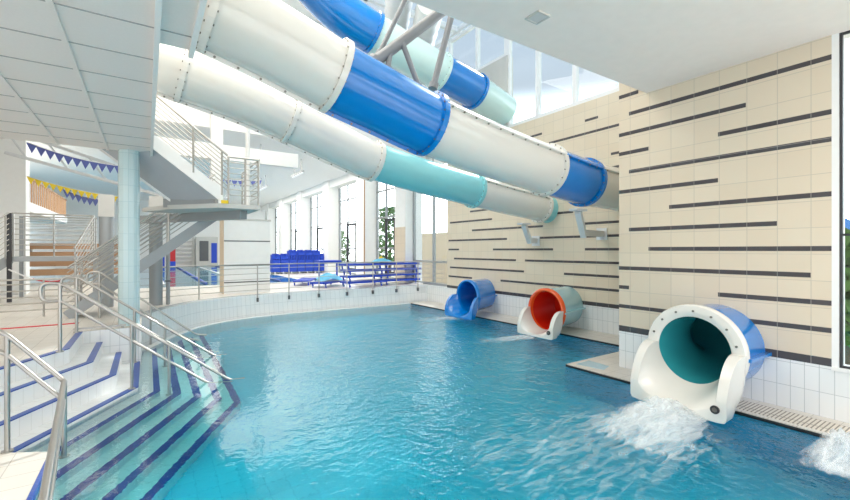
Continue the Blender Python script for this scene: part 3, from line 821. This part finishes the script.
# lower flight with open treads
c = thing('steel_staircase', (-1.2, 12.2, DK), 'grey open-tread flight running down left below the landing', 'staircase')
a0, a1 = Vector((1.5, 12.3, 3.2)), Vector((-1.5, 12.3, DK + .05))
for dy in (0, 1.0):
    o = Vector((0, dy, 0)); MB().beam(a0 + o, a1 + o, .06, .24).build('stringer', M['galv'], c)
    slope_rail(c, a0 + o + Vector((0, 0, .1)), a1 + o + Vector((0, 0, .1)), (.05, .35, .65, .95), 1.0, 7)
for k in range(14):
    p = a0 + (a1 - a0) * (k + .5) / 14
    MB().box(p.x - .14, p.x + .14, 12.3, 13.3, p.z, p.z + .035).build('tread', M['galv'], c)

# ------------------------------------------------------------------ left steel platform
PX0, PY0 = -3.4, 17.2
c = thing('steel_platform', (-2.5, 17.2, DK), 'stainless viewing platform with wire railings at the left, above the deck', 'platform')
MB().box(-3.35, -1.45, 17.2, 18.6, 1.95, 2.1).build('slab', M['galv'], c)
for (x, y) in ((-3.4, 17.15), (-1.4, 17.15), (-3.4, 18.6), (-1.4, 18.6)):
    o = MB().box(x - .05, x + .05, y - .05, y + .05, DK, 3.4 if x < -3 else 2.1).build('post', M['navy'] if x < -3 and y < 18 else M['galv'], c)
slope_rail(c, (-3.35, 17.15, 2.1), (-1.45, 17.15, 2.1), (.02, .5, .98), 1.3, 7)
slope_rail(c, (-3.35, 18.55, 2.1), (-1.45, 18.55, 2.1), (.02, .98), 1.3, 7)
slope_rail(c, (-3.4, 17.1, 2.1), (-4.7, 16.2, DK), (.05, .95), 1.3, 7)
slope_rail(c, (-1.42, 17.1, 2.1), (-1.75, 15.6, DK + .3), (.02, .95), 1.3, 7)
MB().beam((-3.4, 17.2, 2.02), (-4.7, 16.3, DK + .1), .06, .25).build('stringer', M['galv'], c)
railing('low stainless barrier across the deck at the far left', [(-4.6, 13.0), (-3.2, 13.0), (-2.0, 13.0), (-1.35, 13.0)], DK, 1.62, 5, bar_r=.014)
# red and white safety rope
pts = []
for k in range(15):
    t = k / 14; x = -3.4 + 2.33 * t; pts.append(Vector((x, 17.1 - 2.8 * t, 1.72 - .32 * math.sin(PI * min(1, t * 1.05)) + 1.0 * max(0, t - .55) ** 1.2)))
c = thing('safety_rope', pts[0], 'sagging white rope with a red middle hung across the left deck', 'rope')
MB().tube(pts[:5], .022, 8).build('white_length', M['white'], c, True); o = MB().tube(pts[4:10], .024, 8).build('red_length', M['red'], c, True); MB().tube(pts[9:], .022, 8).build('white_length', M['white'], c, True)
tag(MB().box(-3.3, -1.2, 11.35, 11.45, DK, DK + .012).build('floor_line', M['red']), 'red line on the deck floor at the left', 'marking')

# white wall and balcony at the far left
S(MB().box(-12, -3.55, 20, 20.3, DK, 7).build('wall_left_front', M['white']))
S(MB().box(-3.85, -3.55, 20.3, 20.6, DK, 7).build('column_left', M['white']))
c = thing('balcony', (-4, 25, 3.9), 'white spectator balcony with dark balusters behind the left wall', 'balcony')
MB().box(-6.5, -3.65, 20.3, 30, 3.75, 4.1).build('slab', M['white'], c)
MB().box(-3.72, -3.66, 20.4, 30, 5.0, 5.06).build('top_rail', M['brown'], c)
for k in range(24): MB().box(-3.71, -3.67, 20.5 + k * .4, 20.56 + k * .4, 4.1, 5.0).build('baluster', M['brown'], c)
S(MB().box(-6.8, -6.5, 20, 47.5, DK, 7).build('wall_hall_left', M['white']))
c = thing('wooden_bench', (-2.2, 24, DK), 'tiered wooden bench of long brown slats behind the steel platform', 'bench')
for k in range(4):
    MB().box(-4.6, -.5, 24 + .5 * k, 24.4 + .5 * k, 1.2 + .38 * k, 1.46 + .38 * k).build('seat_slat', M['brown'], c)
for x in (-4.4, -2.5, -.8): MB().beam((x, 24.1, DK), (x, 25.9, 2.4), .1, .1).build('frame', M['galv'], c)
# bunting
def bunting(label, p, q, n, mat, size, sag, y0):
    p, q = Vector(p), Vector(q)
    c = thing('pennant_string', p, label, 'bunting', 'pennant strings across the pool hall')
    at = lambda t: p + (q - p) * t + Vector((0, 0, -sag * 4 * t * (1 - t)))
    MB().tube([at(k / 20) for k in range(21)], .012, 6).build('cord', M['white'], c)
    d = (q - p).normalized()
    for k in range(n):
        o = at((k + .5) / n)
        m = MB(); a = o - d * size * .45; b = o + d * size * .45; e = o + Vector((0, 0, -size))
        nn = Vector((-d.y, d.x, 0)) * .005
        m.rings([[a - nn, b - nn, e - nn], [a + nn, b + nn, e + nn]]); m.build('pennant', mat, c)
bunting('string of violet blue pennants, the upper string below the left ceiling', P(27, 142, Y=18), P(122, 166, Y=18), 11, M['pblue'], .3, .12, 18)
bunting('string of yellow pennants across the balcony', P(27, 176, Y=19), P(124, 197, Y=19), 14, M['yellow'], .24, .1, 19)
bunting('short string of violet blue pennants under the yellow ones', P(64, 189, Y=19.6), P(98, 199, Y=19.6), 6, M['pblue'], .28, .06, 19.6)
bunting('string of violet blue pennants seen through the stair railing', P(205, 176, Y=21), P(262, 180, Y=21), 9, M['pblue'], .3, .1, 21)

# hall pool
HP = tag(MB().prism([(-.3, 20.5), (6.6, 20.5), (6.6, 44), (-6, 44), (-6, 26.6), (-.3, 26.6)], DK, DK + .008).build('hall_pool_water', M['pool2']), 'blue water of the long swimming pool in the far hall', 'water', kind='stuff')
# lane ropes of the hall pool
for k in range(4):
    x = .6 + 1.6 * k
    c = tag(MB().tube([(x, 20.8, DK + .06), (x, 43.8, DK + .06)], .05, 8).build('lane_rope', M['pblue'] if k % 2 else M['white'], None, True),
        ['white lane rope on the hall pool, leftmost of the four', 'blue lane rope on the hall pool, second from the left', 'white lane rope on the hall pool, second from the right', 'blue lane rope on the hall pool, rightmost of the four'][k], 'lane rope', 'lane ropes on the far pool')

# window wall of the hall: piers, glazing with transoms, deep white fins
XH = 10.6
piers = [(16.9, 17.9), (21.4, 22.5), (27.0, 28.0), (33.0, 34.0), (38.6, 39.6), (44, 45)]
for i, (a, b) in enumerate(piers):
    w = MB().box(XH - .45, XH + .5, a, b, DK, HZ).build('pier_hall_%d' % (i + 1), M['white']); S(w)
    if i == 0: S(MB().box(XH - .46, XH - .445, a, b, DK, 3.4).build('trim_pier_tile', M['beige']))
    if i == 1: S(MB().box(XH - .47, XH - .40, a - .012, a, DK, HZ - .5).build('trim_pier_edge', M['brown']))
edges = [15.3] + [v for p in piers for v in p] + [47.5]
gaps = [(edges[i], edges[i + 1]) for i in range(0, len(edges), 2)]
for i, (a, b) in enumerate(gaps):
    if b - a < .4: continue
    if i == 0: continue
    window('window_hall_%d' % i, XH + .35, a, b, DK, HZ, [a + (b - a) * .34, a + (b - a) * .67], [2.4, 4.1, 5.6], .09, .1, M['dframe'] if False else M['galv'])
    # opening casement with dark frame in each bay
    p0 = a + (b - a) * .34; p1 = a + (b - a) * .66
    f = MB(); x = XH + .28
    for (y0, y1, z0, z1) in ((p0, p0 + .14, 1.0, 4.0), (p1 - .14, p1, 1.0, 4.0), (p0, p1, 1.0, 1.14), (p0, p1, 3.86, 4.0)): f.box(x - .05, x + .03, y0, y1, z0, z1)
    f.build('casement_frame', M['navy'], bpy.data.objects['window_hall_%d' % i])
# clear corner glazing between the slide wall and the first pier
window('window_corner', XR + .25, 13.92, 16.9, DK, HZ, [15.2], [1.78], .1, .12, M['galv'])
S(MB().box(XR + .2, XR + .3, 13.92, 16.9, 6.0, HZ).build('trim_corner_head', M['white']))

# suspended lamps under the hall ceiling
i = 0
for (x, y) in ((-.6, 18), (1.6, 20), (4.2, 20), (6.6, 22), (.8, 25), (3.4, 26), (6.2, 28), (2, 32), (5, 34)):
    c = thing('linear_lamp', (x, y, HZ), 'white linear lamp hung from the hall ceiling', 'lamp', 'linear lamps under the hall ceiling')
    MB().box(x - .07, x + .07, y - .9, y + .9, HZ - .75, HZ - .65).build('housing', M['galv'], c)
    MB().box(x - .05, x + .05, y - .88, y + .88, HZ - .76, HZ - .75).build('diffuser', M['lamp'], c)
    for dy in (-.6, .6): MB().tube([(x, y + dy, HZ - .65), (x, y + dy, HZ)], .025, 6).build('hanger', M['galv'], c)
# white cross-frame in front of the hall fascia
S(MB().box(1.75, 2.1, 15.2, 15.55, DK + 2.7, SKY).build('column_fascia', M['white']))
S(MB().box(-2.5, 4.6, 15.25, 15.55, 5.3, 5.8).build('beam_fascia', M['white']))
S(MB().box(-3.5, -2.0, 16.6, 16.9, 5.6, 5.9).build('beam_roof', M['galv']))
c = thing('roof_truss', (-2, 19.5, 5), 'grey tubular roof truss behind the upper pennant string', 'truss')
MB().tube([(-4, 19.6, 6.4), (1.5, 19.6, 4.7)], .06, 8).build('top_chord', M['truss'], c, True)
MB().tube([(-4, 19.6, 5.6), (1.5, 19.6, 4.2)], .06, 8).build('bottom_chord', M['truss'], c, True)
for k in range(5):
    t = k / 5; a = Vector((-4 + 5.5 * t, 19.6, 6.4 - 1.7 * t)); t2 = t + .1; b = Vector((-4 + 5.5 * t2, 19.6, 5.6 - 1.4 * t2))
    MB().tube([a, b], .035, 6).build('web_bar', M['truss'], c, True)

# recessed ceiling light
c = thing('ceiling_light', (4.0, 3.5, SOF), 'square recessed light with grey frame in the white soffit', 'lamp')
m = MB()
for (x0, x1, y0, y1) in ((3.89, 4.11, 3.39, 3.41), (3.89, 4.11, 3.59, 3.61), (3.89, 3.91, 3.41, 3.59), (4.09, 4.11, 3.41, 3.59)): m.box(x0, x1, y0, y1, SOF - .02, SOF + .01)
m.build('frame', M['conc'], c); MB().box(3.91, 4.09, 3.41, 3.59, SOF - .012, SOF + .01).build('diffuser', M['duct'], c)

# ------------------------------------------------------------------ loungers and other blue things
def lounger(loc, rz, label, group, mat=None):
    c = thing('sun_lounger', loc, label, 'sun lounger', group, local=True); c.rotation_euler = (0, 0, rz)
    mat = mat or M['lblue']
    m = MB()
    for y in (-.3, .3): m.box(-.95, .95, y - .03, y + .03, .15, .235)
    for x in (-.92, .92): m.box(x - .03, x + .03, -.3, .3, .16, .23)
    m.build('frame', mat, c)
    m = MB()
    for k in range(11): m.box(-.9 + k * .115, -.82 + k * .115, -.28, .28, .19, .225)
    m.build('seat_slats', mat, c)
    m = MB()
    for k in range(5):
        x = .40 + k * .11; z = .20 + k * .001; m.box(x, x + .08, -.28, .28, z, z + .025)
    m.build('backrest', mat, c)
    for (x, y) in ((-.8, -.3), (-.8, .3), (.7, -.3), (.7, .3)):
        MB().beam((x, y, .16), (x + .03, y, .0), .05, .05).build('leg', mat, c)
    return c
names = ['lowest of the left stack', 'second from below in the left stack', 'third in the left stack', 'topmost of the left stack']
proto = None
for s, (x0, side) in enumerate(((7.75, 'left'), (9.7, 'right'))):
    for k in range(4):
        z = DK + .245 * k
        lab = 'blue slatted lounger behind the guard railing, ' + names[k].replace('left', side)
        if proto is None: proto = lounger((x0, 16.4, z), R(2), lab, 'stacked loungers behind the railing')
        else:
            o = copy_tree(proto); o.location = (x0 + (.04 * ((k * 7) % 3 - 1)), 16.4 + .25 * s + .02 * k, z); o.rotation_euler.z = R(2 + 1.5 * (k % 2) - 3 * s); o['label'] = lab
def towel(label, loc, sx, sy, h, mat, seed):
    rnd = random.Random(seed); n = 12; m = MB(); idx = []
    for i in range(n + 1):
        r = []
        for j in range(n + 1):
            u = -1 + 2 * i / n; v = -1 + 2 * j / n
            w = max(0, 1 - (u * u + v * v) * .75); z = h * w * (1 + .35 * (rnd.random() - .5)) + .015
            r.append(m.vert((loc[0] + u * sx, loc[1] + v * sy, loc[2] + z)))
        idx.append(r)
    for i in range(n):
        for j in range(n): m.face(idx[i][j], idx[i + 1][j], idx[i + 1][j + 1], idx[i][j + 1])
    b = [m.vert((loc[0] + u * sx, loc[1] + v * sy, loc[2])) for u, v in ((-1, -1), (-1, 1), (1, 1), (1, -1))]
    m.face(*b)
    return tag(m.build('towel', mat, None, True), label, 'towel')
towel('crumpled light blue towel heaped on the lounger stack', (8.7, 16.5, DK + .99), .5, .3, .16, M['towel'], 2)
towel('small yellow cloth on top of the lounger stack', (8.85, 16.85, DK + .99), .16, .12, .26, M['yellow'], 4)
MB()
for k, (x, y, lab) in enumerate(((6.5, 17.2, 'blue lounger left of the stacks, carrying a light blue towel'), (6.0, 18.8, 'blue lounger behind the towel lounger, beside the brown edged pier'))):
    o = copy_tree(proto); o.location = (x, y, DK); o.rotation_euler.z = R(40 + 20 * k); o['label'] = lab; o['group'] = 'loungers standing on the deck'
towel('light blue towel spread over the lounger left of the stacks', (6.5, 17.2, DK + .245), .55, .4, .28, M['towel'], 6)
c = thing('sun_lounger', (7.3, 19.5, DK), 'raised blue lounger top seen behind the left lounger stack', 'sun lounger')
MB().box(6.8, 7.9, 19.2, 20, DK + .95, DK + 1.05).build('seat', M['lblue'], c)
for x in (6.9, 7.8): MB().box(x - .03, x + .03, 19.5, 19.6, DK, DK + .95).build('leg', M['lblue'], c)
# blue rack of stacked loungers in the hall
xs0 = P(271, 260, Y=28).x; xs1 = P(334, 260, Y=28).x
n = 8; w = (xs1 - xs0) / n
for k in range(n):
    x = xs0 + w * (k + .5)
    c = thing('lounger_trolley', (x, 28, DK), 'tall blue trolley of upright loungers far in the hall, %s' % ['leftmost of the row', 'second from the left', 'third from the left', 'fourth from the left', 'fourth from the right', 'third from the right', 'second from the right', 'rightmost of the row'][k], 'trolley', 'blue trolleys in the far hall')
    zt = 2.25 if 2 <= k <= 5 else 2.0
    MB().box(x - w * .47, x + w * .47, 27.7, 28.4, DK + .12, DK + .9).build('bin', M['lblue'], c)
    m = MB()
    for q in range(5): m.box(x - w * .45 + q * w * .2, x - w * .45 + q * w * .2 + .07, 27.75, 28.3, DK + .9, zt + .06 * (q % 2))
    m.build('upright_frames', M['lblue'], c)
    MB().box(x - w * .47, x + w * .47, 27.72, 27.76, zt - .3, zt - .12).build('cross_bar', M['lblue'], c)
    for q in (-.3, .3): MB().box(x + q * w - .05, x + q * w + .05, 27.8, 28.3, DK, DK + .12).build('wheel', M['navy'], c)
# far wall of the hall left of the block: panels, red and blue kit
c = thing('notice_board', P(206, 262, Y=47, ) , 'grey glazed cabinet with coloured papers at the far end wall', 'cabinet')
a = P(196, 240, Y=46.8); b = P(218, 262, Y=46.8)
MB().box(a.x, b.x, 46.8, 47.4, DK, 3.6).build('body', M['conc'], c)
MB().box(a.x + .3, a.x + 1.1, 46.76, 46.8, 1.2, 3.2).build('glass_front', M['dframe'], c)
MB().box(a.x + 1.35, b.x - .1, 46.75, 46.8, 1.0, 3.0).build('blue_panel', M['lblue'], c)
a = P(175, 240, Y=46.8); b = P(194, 262, Y=46.8)
c = thing('wall_bars', (a.x, 47, DK), 'white ladder-like wall bars at the far end of the hall', 'wall bars')
m = MB(); m.box(a.x, a.x + .1, 47.2, 47.4, DK, 3.6).box(b.x - .1, b.x, 47.2, 47.4, DK, 3.6); m.build('side_post', M['conc'], c)
for k in range(6): MB().box(a.x, b.x, 47.15, 47.3, 1.1 + .4 * k, 1.2 + .4 * k).build('rung', M['conc'], c)
a = P(171, 240, Y=45)
c = thing('banner', (a.x, 45, DK), 'red banner stand beside the wall bars at the far end', 'banner')
MB().box(a.x - .3, a.x + .35, 45, 45.06, DK + .5, 3.1).build('sheet', M['red'], c); MB().box(a.x - .3, a.x + .35, 44.8, 45.2, DK, DK + .5).build('base', M['lblue'], c)
a = P(158, 252, Y=44.8)
c = thing('equipment_bin', (a.x, 44.8, DK), 'blue equipment bin at the far end of the hall, left of the red banner', 'bin')
MB().box(a.x - .6, a.x + .5, 44.5, 45.2, DK, 2.1).build('body', M['lblue'], c); MB().box(a.x - .65, a.x + .55, 44.45, 45.25, 2.1, 2.2).build('lid', M['towel'], c)

# ------------------------------------------------------------------ outdoors
S(MB().box(11.3, 90, -60, 90, -.2, .0).build('ground', M['ground']))
S(MB().box(14.5, 90, -60, 10, .0, .06).build('lawn', M['grass']))
tag(MB().box(15.5, 15.8, 12.5, 26.8, 0, 3.4).build('garden_wall', M['beigep']), 'beige garden wall standing outside the corner glazing', 'wall', kind='structure')
def tree(x, y, h, r, label, seed, base=0):
    rnd = random.Random(seed)
    c = thing('tree', (x, y, base), label, 'tree', 'trees outside the windows')
    MB().tube([(x, y, base), (x + .1, y, base + h * .45), (x - .1, y + .1, base + h * .8)], [.16, .12, .05], 8).build('trunk', M['bark'], c, True)
    m = MB()
    for k in range(900):
        a = rnd.random() * 2 * PI; u = rnd.random() ** .5; zz = rnd.random()
        rr = r * u * math.sin(PI * (.12 + .8 * zz)) ** .6
        p = Vector((x + rr * math.cos(a), y + rr * math.sin(a), base + h * (.22 + .78 * zz)))
        n1 = Vector((rnd.gauss(0, 1), rnd.gauss(0, 1), rnd.gauss(0, 1))).normalized(); n2 = n1.orthogonal().normalized()
        s = .16 + .12 * rnd.random()
        q = [m.vert(p + n1 * s), m.vert(p + n2 * s * .6), m.vert(p - n1 * s), m.vert(p - n2 * s * .6)]; m.face(*q)
    m.build('crown', M['leaf'], c)
tree(11.6, 2.3, 2.6, 1.0, 'green bushy tree outside the big window at the right edge', 3)
tree(17.5, 31.8, 6.0, 1.5, 'green tree outside the hall window beside the beige garden wall', 4)
tree(17.5, 44, 4.5, 1.6, 'green tree outside the hall window farther back', 5)
c = thing('parasol', (14.6, 2.9, 0), 'blue garden parasol outside the big window at the right edge', 'parasol')
m = MB(); n_ = 10; m.rings([[Vector((14.6 + 1.2 * math.cos(2 * PI * k / n_), 2.9 + 1.2 * math.sin(2 * PI * k / n_), 2.5)) for k in range(n_)], [Vector((14.6 + .04 * math.cos(2 * PI * k / n_), 2.9 + .04 * math.sin(2 * PI * k / n_), 3.1)) for k in range(n_)]])
m.build('canopy', M['gblue'], c); MB().tube([(14.6, 2.9, 0), (14.6, 2.9, 3.1)], .03, 8).build('pole', M['white'], c)

# ------------------------------------------------------------------ light
w = bpy.data.worlds.new('World'); bpy.context.scene.world = w; w.use_nodes = True
N = w.node_tree.nodes; L = w.node_tree.links; bg = N['Background']
tc = N.new('ShaderNodeTexCoord'); sp = N.new('ShaderNodeSeparateXYZ'); L.new(tc.outputs['Generated'], sp.inputs[0])
rp = N.new('ShaderNodeValToRGB'); L.new(sp.outputs[2], rp.inputs[0])
rp.color_ramp.elements[0].position = .0; rp.color_ramp.elements[0].color = (1, 1, 1, 1)
rp.color_ramp.elements[1].position = .55; rp.color_ramp.elements[1].color = (.66, .82, 1, 1)
no = N.new('ShaderNodeTexNoise'); no.inputs['Scale'].default_value = 2.2; no.inputs['Detail'].default_value = 6; L.new(tc.outputs['Generated'], no.inputs['Vector'])
cr = N.new('ShaderNodeMapRange'); cr.inputs[1].default_value = .45; cr.inputs[2].default_value = .7; L.new(no.outputs['Fac'], cr.inputs[0])
mx = N.new('ShaderNodeMix'); mx.data_type = 'RGBA'; L.new(cr.outputs[0], mx.inputs['Factor']); L.new(rp.outputs[0], mx.inputs['A']); mx.inputs['B'].default_value = (1, 1, 1, 1)
L.new(mx.outputs['Result'], bg.inputs['Color']); gl = N.new('ShaderNodeMapRange'); gl.interpolation_type = 'SMOOTHSTEP'
for i_, v_ in ((1, .24), (2, .36), (3, 6.0), (4, .0)): gl.inputs[i_].default_value = v_
dt = N.new('ShaderNodeVectorMath'); dt.operation = 'DOT_PRODUCT'; dt.inputs[1].default_value = (.62, .78, 0); L.new(tc.outputs['Generated'], dt.inputs[0])
az = N.new('ShaderNodeMapRange'); az.interpolation_type = 'SMOOTHSTEP'; az.inputs[1].default_value = -.2; az.inputs[2].default_value = .7; az.inputs[3].default_value = .22; L.new(dt.outputs['Value'], az.inputs[0])
gm = N.new('ShaderNodeMath'); gm.operation = 'MULTIPLY'; L.new(gl.outputs[0], gm.inputs[0]); L.new(az.outputs[0], gm.inputs[1])
gx = N.new('ShaderNodeMath'); gx.operation = 'ADD'; gx.inputs[1].default_value = .8; L.new(gm.outputs[0], gx.inputs[0])
L.new(sp.outputs[2], gl.inputs[0]); L.new(gx.outputs[0], bg.inputs['Strength'])
sun = bpy.data.lights.new('sun', 'SUN'); sun.energy = 3.0; sun.angle = R(1.5); sun.color = (1, .96, .9)
so = bpy.data.objects.new('sun', sun); C.objects.link(so)
so.rotation_euler = Vector((-.72, -.30, -.75)).to_track_quat('-Z', 'Y').to_euler()

def area(name, loc, sx, sy, energy, rot=(0, 0, 0), col=(1, .92, .82)):
    l = bpy.data.lights.new(name, 'AREA'); l.shape = 'RECTANGLE'; l.size = sx; l.size_y = sy; l.energy = energy; l.color = col
    o = bpy.data.objects.new(name, l); C.objects.link(o); o.location = loc; o.rotation_euler = rot; return o
area('soffit fill', (3.5, -1.5, SOF - .05), 6, 3, 220)  # fill light added above and behind the camera to brighten the interior
area('roof fill', (1.5, 10, SKY - .1), 8, 9, 900)  # unseen panel added under the high ceiling to brighten the slide hall
area('left ceiling fill', (-5, 6, CZ - .1), 6, 7, 130)  # added fill for the left deck; no fixtures modelled in this ceiling
area('hall fill', (6.3, 30, HZ - .1), 7, 22, 1150)  # one broad added panel brightening the hall, apart from its linear lamps
area('hall side fill', (-3.5, 27, HZ - .1), 8, 14, 650)  # second added panel, lifts the dim left part of the hall

# ------------------------------------------------------------------ camera
cam = bpy.data.cameras.new('camera'); cam.sensor_width = 36; cam.lens = 36 * F / 850; cam.clip_end = 300; cam.clip_start = .05
co = bpy.data.objects.new('camera', cam); C.objects.link(co)
co.location = (0, 0, H); co.rotation_euler = (R(90), 0, -YAW)
sc = bpy.context.scene; sc.camera = co
sc.view_settings.view_transform = 'Standard'; sc.view_settings.look = 'None'; sc.view_settings.gamma = 1; sc.view_settings.exposure = .12
sc.cycles.max_bounces = 12; sc.cycles.diffuse_bounces = 6; sc.cycles.transparent_max_bounces = 16
for o in bpy.data.objects:
    if '_w' in o: del o['_w']
